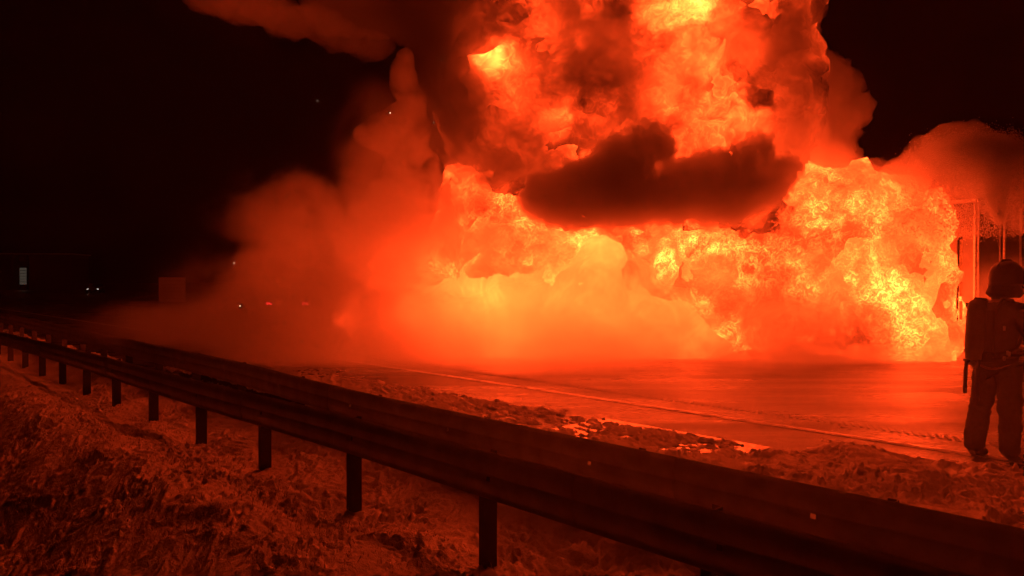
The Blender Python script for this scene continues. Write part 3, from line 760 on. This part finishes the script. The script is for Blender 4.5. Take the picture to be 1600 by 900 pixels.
# neck guard cloth
bm = bmesh.new(); vs1 = []
for z_, rr in ((-0.055, 0.158), (-0.10, 0.166), (-0.135, 0.184), (-0.155, 0.188), (-0.19, 0.150)):
    vs1.append([bm.verts.new((rr * math.cos(a) , rr * math.sin(a) * 0.82, z_)) for a in [R(85 + 190 * k / 18) for k in range(19)]])
for a, b in zip(vs1[:-1], vs1[1:]):
    for k in range(18): bm.faces.new((a[k], a[k + 1], b[k + 1], b[k]))
o = bm_obj('neck_guard', bm, m_suit, hel, True); md = o.modifiers.new('thickness', 'SOLIDIFY'); md.thickness = 0.006
# reflective bands on jacket sleeves and legs
def band(c, rx, ry, h, n=24, rot=None):
    bm = bmesh.new(); rr = []
    for z_ in (-h / 2, 0, h / 2):
        k_ = 1.0 if z_ else 1.01
        rr.append([bm.verts.new((rx * k_ * math.cos(2 * math.pi * k / n), ry * k_ * math.sin(2 * math.pi * k / n), z_)) for k in range(n)])
    for a, b in zip(rr[:-1], rr[1:]):
        for k in range(n): bm.faces.new((a[k], a[(k + 1) % n], b[(k + 1) % n], b[k]))
    o = bm_obj('reflective_band', bm, m_reflex, ff, True, c)
    if rot: o.rotation_euler = rot
    md = o.modifiers.new('thickness', 'SOLIDIFY'); md.thickness = 0.003

# breathing set on the back
sb = empty('breathing_set', (-0.055, 0, 0)); sb.parent = ff
bm = bmesh.new(); add_tube(bm, [(-0.270, 0, 0.95), (-0.285, 0, 0.98), (-0.275, 0, 1.10), (-0.25, 0, 1.40), (-0.243, 0, 1.47), (-0.238, 0, 1.525), (-0.236, 0, 1.548)], [0.03, 0.068, 0.084, 0.084, 0.080, 0.062, 0.03], 20)
bm_obj('air_cylinder', bm, m_cyl, sb, True)
bm = bmesh.new(); add_box(bm, (-0.180, 0, 1.25), (0.05, 0.24, 0.40), Matrix.Rotation(R(4), 3, 'Y'), 0.02); add_box(bm, (-0.20, 0, 1.0), (0.13, 0.22, 0.10), Matrix.Rotation(R(4), 3, 'Y'), 0.025)
bm_obj('back_plate', bm, m_blackp, sb, False)
bm = bmesh.new(); add_tube(bm, [(-0.275, 0, 0.96), (-0.30, -0.02, 0.93), (-0.42, -0.06, 0.965), (-0.52, -0.08, 0.99)], [0.026, 0.026, 0.022, 0.014], 10)
add_tube(bm, [(-0.30, -0.03, 0.94), (-0.30, -0.03, 0.88)], [0.024, 0.020], 10)
bm_obj('cylinder_valve', bm, m_metal, sb, True)
def strap(pts, wd=0.011):
    pts = [(a - 0.15 - (0.02 if c < 0.9 else 0), b, c + 0.03) for a, b, c in pts]; wd *= 1.5
    bm = bmesh.new(); add_tube(bm, pts, wd * 0.6, 6); bm_obj('strap', bm, m_blackp, sb, True)
strap([(-0.335, -0.08, 0.95), (-0.345, -0.09, 0.86), (-0.350, -0.09, 0.76), (-0.352, -0.09, 0.70)], 0.02)
strap([(-0.20, -0.10, 0.95), (-0.235, -0.12, 0.85), (-0.240, -0.13, 0.72), (-0.235, -0.13, 0.58)], 0.02)
for p_ in ((-0.522, -0.09, 0.72), (-0.405, -0.13, 0.60)):
    bm = bmesh.new(); add_box(bm, p_, (0.036, 0.02, 0.075), None, 0.004); bm_obj('buckle', bm, m_blackp, sb)
for sy in (-1, 1):
    bm = bmesh.new(); add_tube(bm, [(-0.17, sy * 0.12, 1.42), (-0.08, sy * 0.13, 1.55), (0.06, sy * 0.13, 1.54), (0.18, sy * 0.13, 1.40), (0.19, sy * 0.15, 1.22), (0.02, sy * 0.20, 1.08), (-0.16, sy * 0.14, 1.02)], 0.016, 8)
    bm_obj('shoulder_strap', bm, m_blackp, sb, True)
bm = bmesh.new(); add_tube(bm, [(-0.20, -0.13, 1.0), (0.0, -0.22, 1.02), (0.14, -0.17, 1.03), (0.205, 0, 1.03), (0.14, 0.17, 1.03), (0.0, 0.22, 1.02), (-0.20, 0.13, 1.0)], 0.018, 8)
bm_obj('waist_belt', bm, m_blackp, sb, True)
for p_ in ((-0.135, -0.19, 1.28), (-0.12, -0.21, 1.05), (-0.15, -0.20, 1.00), (-0.10, -0.215, 1.04)):
    bm = bmesh.new(); add_box(bm, p_, (0.022, 0.014, 0.045), None, 0.004); bm_obj('buckle', bm, m_metal, sb)
# what the gloves hold
br = empty('branch_pipe', ff.matrix_world @ Vector((0, 0, 0)), R(22))
br.location = ff.location
tag(br, 'short metal hose branch pipe gripped at belt height in the firefighter\'s gloves', 'hose nozzle')
bm = bmesh.new(); add_tube(bm, [(0.36, -0.14, 1.05), (0.50, 0.10, 1.06), (0.60, 0.27, 1.08), (0.63, 0.32, 1.085)], [0.024, 0.024, 0.018, 0.028], 12); bm_obj('pipe', bm, m_metal, br, True)
bm = bmesh.new(); add_tube(bm, [(0.36, -0.14, 1.05), (0.30, -0.26, 0.98), (0.34, -0.36, 0.6), (0.5, -0.45, 0.12), (0.9, -0.5, 0.035), (1.8, -0.3, 0.035), (3.2, -0.8, 0.035)], 0.033, 10); bm_obj('hose', bm, m_cyl, br, True)

# ================================================================== TRUCK
m_box = mat_pbr('painted truck side', (0.22, 0.21, 0.20), 0.5, 0.1, 2.0, 0.35, 0.15, 14, 0.01)
m_rail = mat_pbr('aluminium rail', (0.72, 0.72, 0.72), 0.4, 0.2)
m_tyre = mat_pbr('tyre rubber', (0.02, 0.02, 0.02), 0.8)
m_rim = mat_pbr('steel rim', (0.25, 0.25, 0.25), 0.5, 0.5)
m_tape = mat_pbr('marker tape', (0.75, 0.68, 0.5), 0.4)
m_streak = mat_pbr('streak white', (0.85, 0.85, 0.82), 0.25)
c0 = P(1525, 440, 17.5); tz = ROAD_Z
truck = empty('box_truck', (c0.x, c0.y, tz), math.atan2(0.42, 0.907))
tag(truck, 'tall dark box body of a truck behind the firefighter, flames against its left end', 'truck')
BH0, BH1 = 1.05, 3.62     # body floor and roof above the road
def tb(name, c, size, mat, par=truck, bev=0.0):
    bm = bmesh.new(); add_box(bm, c, size, None, bev); return bm_obj(name, bm, mat, par)
tb('cargo_box', (3.6, 1.25, (BH0 + BH1) / 2), (7.14, 2.44, BH1 - BH0 - 0.06), m_box)
for k in range(9):        # side boards between the stanchions
    tb('panel', (0.44 + 0.8 * k, -0.002 + (0.006 if k % 2 else 0), (BH0 + BH1) / 2), (0.765, 0.05, BH1 - BH0 - 0.2), m_box, truck, 0.008)
for k in range(10):
    tb('stanchion', (0.04 + 0.8 * k, -0.02, (BH0 + BH1) / 2), (0.05, 0.06, BH1 - BH0 - 0.15), m_rail, truck, 0.006)
for k in range(3):
    tb('panel', (-0.002, 0.42 + 0.83 * k, (BH0 + BH1) / 2), (0.05, 0.80, BH1 - BH0 - 0.2), m_box, truck, 0.008)
for k in range(4):
    tb('stanchion', (-0.03, 0.01 + 0.83 * k, (BH0 + BH1) / 2), (0.06, 0.05, BH1 - BH0 - 0.15), m_rail, truck, 0.006)
tb('roof_rail', (3.6, -0.03, BH1), (7.3, 0.09, 0.09), m_rail, truck, 0.01)
tb('roof_rail', (-0.05, 1.25, BH1 + 0.002), (0.09, 2.6, 0.09), m_rail, truck, 0.01)
# torn tarpaulin edge along the roof
bm = bmesh.new(); n_ = 60; rows = []
rs_ = np.random.RandomState(5)
for j in range(3):
    rows.append([bm.verts.new((-0.15 + i * 0.125, -0.10 - 0.03 * j + 0.02 * rs_.randn(), BH1 + 0.07 - 0.075 * j * (1 + 0.7 * rs_.rand()) + 0.02 * rs_.randn())) for i in range(n_)])
for a, b in zip(rows[:-1], rows[1:]):
    for i in range(n_ - 1): bm.faces.new((a[i], a[i + 1], b[i + 1], b[i]))
o = bm_obj('tarpaulin_edge', bm, m_suit, truck, True); md = o.modifiers.new('thickness', 'SOLIDIFY'); md.thickness = 0.01
bm = bmesh.new(); add_tube(bm, [(0.86, -0.13, BH1 - 0.08), (0.83, -0.14, BH1 - 0.6), (0.80, -0.15, BH0 + 0.2)], 0.03, 10); bm_obj('lock_rod', bm, m_streak, truck, True)  # near-white colour stands in for a bright reflection on the rod
for z_ in (BH1 - 0.25, BH0 + 0.4): tb('rod_bracket', (0.83, -0.09, z_), (0.10, 0.08, 0.05), m_rail)
tb('chassis', (3.6, 1.25, 0.92), (7.0, 0.9, 0.18), m_blackp)
tb('side_guard', (3.4, 0.02, 0.72), (3.0, 0.05, 0.22), m_rail)
for xx in (1.0, 5.6, 6.7):
    for yy in (0.18, 2.3):
        bm = bmesh.new(); bmesh.ops.create_cone(bm, cap_ends=True, segments=32, radius1=0.5, radius2=0.5, depth=0.28, matrix=Matrix.Rotation(R(90), 4, 'X'))
        bmesh.ops.bevel(bm, geom=[e for e in bm.edges if len(e.link_faces) == 2 and any(len(f.verts) > 4 for f in e.link_faces)], offset=0.04, segments=3, affect='EDGES')
        wl_ = bm_obj('wheel', bm, m_tyre, truck, False, (xx, yy, 0.5))
        bm = bmesh.new(); bmesh.ops.create_cone(bm, cap_ends=True, segments=24, radius1=0.27, radius2=0.20, depth=0.05, matrix=Matrix.Translation((0, -0.15 if yy < 1 else 0.15, 0)) @ Matrix.Rotation(R(90 if yy < 1 else -90), 4, 'X'))
        bm_obj('rim', bm, m_rim, wl_)
# upright marker pole at the burning corner
mp = P(1497, 440, 16.9)
bm = bmesh.new(); zt_ = 1.9 + (440 - 376) * 16.9 / F_PX
add_tube(bm, [(mp.x - 0.04, mp.y, ROAD_Z), (mp.x - 0.02, mp.y, 1.2), (mp.x, mp.y, zt_), (mp.x + 0.03, mp.y, zt_ + 0.06), (mp.x + 0.08, mp.y, zt_ + 0.06)], 0.026, 8)
pole = bm_obj('marker_pole', bm, m_blackp, None, True)
tag(pole, 'thin dark upright pole with pale marker strips at the right edge of the flames', 'pole')
for (ya, yb) in ((374, 396), (400, 430), (440, 464), (470, 500)):
    za = 1.9 + (440 - yb) * 16.9 / F_PX; zb_ = 1.9 + (440 - ya) * 16.9 / F_PX
    bm = bmesh.new(); add_box(bm, (mp.x + 0.065, mp.y, (za + zb_) / 2), (0.07, 0.012, zb_ - za - 0.02), None, 0.003)
    bm_obj('marker_strip', bm, m_tape, pole)

# ================================================================== WATER SPRAY
rs_ = np.random.RandomState(11)
m_drop = NT('water droplet')
df = m_drop.n('ShaderNodeBsdfTranslucent', {'Color': (0.9, 0.9, 0.9, 1)}).outputs[0]
d2 = m_drop.n('ShaderNodeBsdfDiffuse', {'Color': (0.9, 0.9, 0.9, 1)}).outputs[0]
gl = m_drop.n('ShaderNodeBsdfGlossy', {'Roughness': 0.15}).outputs[0]
m1 = m_drop.n('ShaderNodeMixShader', {0: 0.5, 1: df, 2: d2}).outputs[0]
m2_ = m_drop.n('ShaderNodeMixShader', {0: 0.2, 1: m1, 2: gl}).outputs[0]
m_drop.t.links.new(m2_, m_drop.out.inputs[0]); m_drop = m_drop.m
def drops(name, pts, size, label):
    n = len(pts)
    tet = np.array([(1, 1, 1), (1, -1, -1), (-1, 1, -1), (-1, -1, 1)]) * 0.6
    sz = size * (0.5 + rs_.rand(n))
    v = (pts[:, None, :] + tet[None] * sz[:, None, None]).reshape(-1, 3)
    fa = np.array([(0, 1, 2), (0, 3, 1), (0, 2, 3), (1, 3, 2)])
    f = (np.arange(n)[:, None, None] * 4 + fa[None]).reshape(-1, 3)
    me = bpy.data.meshes.new(name)
    me.vertices.add(len(v)); me.vertices.foreach_set('co', v.ravel())
    me.loops.add(f.size); me.loops.foreach_set('vertex_index', f.ravel())
    me.polygons.add(len(f)); me.polygons.foreach_set('loop_start', np.arange(0, f.size, 3)); me.polygons.foreach_set('loop_total', np.full(len(f), 3))
    me.update(calc_edges=True)
    tag(link(name, me, m_drop), label, 'water spray', None, 'stuff')
# jets thrown up from one spot on the truck roof fall back in a dome of droplets
org = np.array(P(1560, 345, 16.4))
n = 80000
az = rs_.rand(n) * 2 * math.pi
up_ = 5.7 + 0.22 * rs_.randn(n)                 # launch speed upwards
out = np.abs(1.6 * np.sqrt(rs_.rand(n)) + 0.1 * rs_.randn(n))
tt = rs_.rand(n) * (2 * up_ / 9.81) * 1.05
drag = 1 - 0.12 * tt
pts = np.stack([org[0] - 0.75 * tt + out * np.cos(az) * tt * drag * 1.1, org[1] + out * np.sin(az) * tt * 0.6, org[2] + up_ * tt - 4.905 * tt * tt], 1)
pts = pts + rs_.randn(n, 3) * 0.05
drops('water_spray', pts, 0.0110, 'dome of fine water droplets thrown up over the truck roof')

# ================================================================== FAR THINGS
m_board = mat_pbr('pale board', (0.4, 0.4, 0.38), 0.6)
def emit(name, col, st):
    t = NT(name); e = t.n('ShaderNodeEmission', {'Color': (*col, 1), 'Strength': st}); t.t.links.new(e.outputs[0], t.out.inputs[0]); return t.m
k = 60 / F_PX
b0 = P(269, 475, 60)
bd = empty('board', (b0.x, b0.y, -0.05), R(6)); tag(bd, 'dim pale slatted board standing far off left of the steam', 'sign board')
for j in range(7):
    bm = bmesh.new(); add_box(bm, (0, 0, 0.42 + 0.29 * j), (40 * k, 0.05, 0.275), None, 0.01); bm_obj('slat', bm, m_board, bd)
for sx in (-1, 1):
    bm = bmesh.new(); add_box(bm, (sx * 18 * k, 0.06, 1.1), (0.10, 0.07, 2.4)); bm_obj('post', bm, m_post, bd)
# far building with a lit stairwell
f0 = P(30, 475, 150); k = 150 / F_PX
bl = empty('building', (f0.x, f0.y, -0.95), R(8)); tag(bl, 'dark far building at the left edge with one tall lit stairwell window', 'building')
m_wall = mat_pbr('rendered wall', (0.07, 0.07, 0.07), 0.9)
for (c, sz, nm) in (((-1.3 - 6, 4, 4.2), (12.2, 8, 8.4), 'wall'), ((1.95 + 4, 4, 4.2), (8.1, 8, 8.4), 'wall'), ((0.55, 4.2, 1.1), (1.32, 8, 2.2), 'wall'), ((0.55, 4.2, 7.7), (1.32, 8, 1.4), 'wall')):
    bm = bmesh.new(); add_box(bm, c, sz); bm_obj(nm, bm, m_wall, bl)
bm = bmesh.new(); add_box(bm, (-1.0, 4, 8.5), (22.6, 8.8, 0.25)); bm_obj('roof', bm, m_rail, bl)
m_lit = emit('lit window', (1.0, 0.80, 0.6), 0.018)
wd = empty('window', (0.55, 0.4, 2.2)); wd.parent = bl
for j in range(6):
    bm = bmesh.new(); add_box(bm, (0, 0, 0.3 + j * 0.58), (1.3, 0.03, 0.5)); bm_obj('pane', bm, m_lit, wd)
    bm = bmesh.new(); add_box(bm, (0, -0.03, 0.02 + j * 0.58), (1.3, 0.08, 0.08)); bm_obj('bar', bm, m_blackp, wd)
# cars
m_car = mat_pbr('dark car paint', (0.05, 0.055, 0.07), 0.3, 0.3, 3, 0.1, 0.02)
m_glass = mat_pbr('dark glass', (0.02, 0.02, 0.025), 0.08)
m_tail = emit('tail lamp', (1.0, 0.02, 0.02), 9.0)
m_tailoff = mat_pbr('lamp lens', (0.3, 0.02, 0.02), 0.2)
m_head = emit('head lamp', (1.0, 0.93, 0.8), 0.5)
m_headoff = mat_pbr('clear lens', (0.5, 0.5, 0.5), 0.1)
def car(loc, rz, label, tails, heads):
    c = empty('parked_car', loc, rz); tag(c, label, 'car')
    sec = [(-2.15, 0.35, 0.85, 0.86, 0), (-2.1, 0.28, 0.98, 0.88, 0), (-1.5, 0.25, 1.02, 0.90, 0), (-0.6, 0.25, 0.98, 0.90, 0), (0.8, 0.25, 0.96, 0.90, 0), (1.6, 0.25, 0.88, 0.88, 0), (2.1, 0.28, 0.72, 0.82, 0), (2.2, 0.38, 0.6, 0.76, 0)]
    bm = bmesh.new(); rr = []
    for (x, z0, z1, hw, _) in sec:
        pr = [(-hw * 0.9, z0), (-hw, z0 + 0.15), (-hw, (z0 + z1) / 2), (-hw * 0.95, z1 - 0.06), (-hw * 0.82, z1), (hw * 0.82, z1), (hw * 0.95, z1 - 0.06), (hw, (z0 + z1) / 2), (hw, z0 + 0.15), (hw * 0.9, z0)]
        rr.append([bm.verts.new((x, a, b)) for a, b in pr])
    for a, b in zip(rr[:-1], rr[1:]):
        for i in range(10): bm.faces.new((a[i], a[(i + 1) % 10], b[(i + 1) % 10], b[i]))
    bm.faces.new(rr[0]); bm.faces.new(rr[-1][::-1]); bmesh.ops.recalc_face_normals(bm, faces=bm.faces)
    bm_obj('body', bm, m_car, c, True)
    bm = bmesh.new(); rr = []
    for (x, z0, z1, hw) in [(-1.9, 0.98, 1.0, 0.78), (-1.35, 0.98, 1.40, 0.66), (-0.4, 0.97, 1.46, 0.64), (0.4, 0.96, 1.42, 0.64), (1.25, 0.92, 0.94, 0.76)]:
        rr.append([bm.verts.new((x, a, b)) for a, b in ((-0.82, z0), (-hw, z1), (hw, z1), (0.82, z0))])
    for a, b in zip(rr[:-1], rr[1:]):
        for i in range(3): bm.faces.new((a[i], a[i + 1], b[i + 1], b[i]))
    bm_obj('windows', bm, m_glass, c, False)
    bm = bmesh.new(); add_box(bm, (-0.45, 0, 1.455), (1.5, 1.22, 0.03), None, 0.01); bm_obj('roof', bm, m_car, c)
    for sy in (-1, 1):
        for xx in (-1.35, 1.35):
            bm = bmesh.new(); bmesh.ops.create_cone(bm, cap_ends=True, segments=24, radius1=0.32, radius2=0.32, depth=0.2, matrix=Matrix.Rotation(R(90), 4, 'X'))
            wl_ = bm_obj('wheel', bm, m_tyre, c, False, (xx, sy * 0.82, 0.32))
            bm = bmesh.new(); bmesh.ops.create_cone(bm, cap_ends=True, segments=16, radius1=0.19, radius2=0.19, depth=0.22, matrix=Matrix.Rotation(R(90), 4, 'X')); bm_obj('rim', bm, m_rim, wl_)
        bm = bmesh.new(); add_box(bm, (-2.13, sy * 0.74, 0.78), (0.05, 0.24, 0.10), None, 0.01); bm_obj('tail_lamp', bm, m_tail if tails else m_tailoff, c)
        bm = bmesh.new(); add_box(bm, (2.15, sy * 0.62, 0.62), (0.08, 0.20, 0.10), None, 0.01); bm_obj('headlight', bm, m_head if heads else m_headoff, c)
a = P(439, 480, 31)
car((a.x, a.y + 2.1, ROAD_Z), R(97), 'dark car far down the road with two red tail lamps glowing through steam', True, False)
a = P(137, 468, 105)
car((a.x, a.y + 2, ROAD_Z), R(-70), 'far dark car at the left with white headlights on', False, True)
m_spark = emit('spark', (1.0, 0.75, 0.5), 0.8)
for (px, py, Y, r_, lb_) in ((610, 177, 12, 0.010, 'brightest tiny spark, in dark air just left of the narrow plume'), (497, 158, 12, 0.005, 'faint lone spark in the black sky left of the plume'),
                             (366, 411, 11, 0.007, 'small spark at the upper left edge of the steam bank'), (375, 478, 10, 0.007, 'small spark low in the steam bank beside the red tail lamps'),
                             (678, 192, 12, 0.005, 'tiny spark in front of the dark smoke right of the plume'), (690, 95, 12, 0.005, 'highest tiny spark, in front of the dark smoke column')):
    bm = bmesh.new(); bmesh.ops.create_icosphere(bm, subdivisions=1, radius=r_)
    tag(bm_obj('spark', bm, m_spark, None, True, P(px, py, Y)), lb_, 'spark', 'sparks adrift in the smoke')

# ================================================================== HAZE
m_haze = NT('haze')
pv = m_haze.n('ShaderNodeVolumePrincipled', {'Color': (0.85, 0.85, 0.85, 1), 'Density': 0.0008, 'Anisotropy': 0.3})
m_haze.t.links.new(pv.outputs[0], m_haze.out.inputs['Volume']); m_haze = m_haze.m
bm = bmesh.new(); add_box(bm, (0, 60, 6.5), (220, 260, 18))
tag(bm_obj('haze', bm, m_haze), kind='stuff')
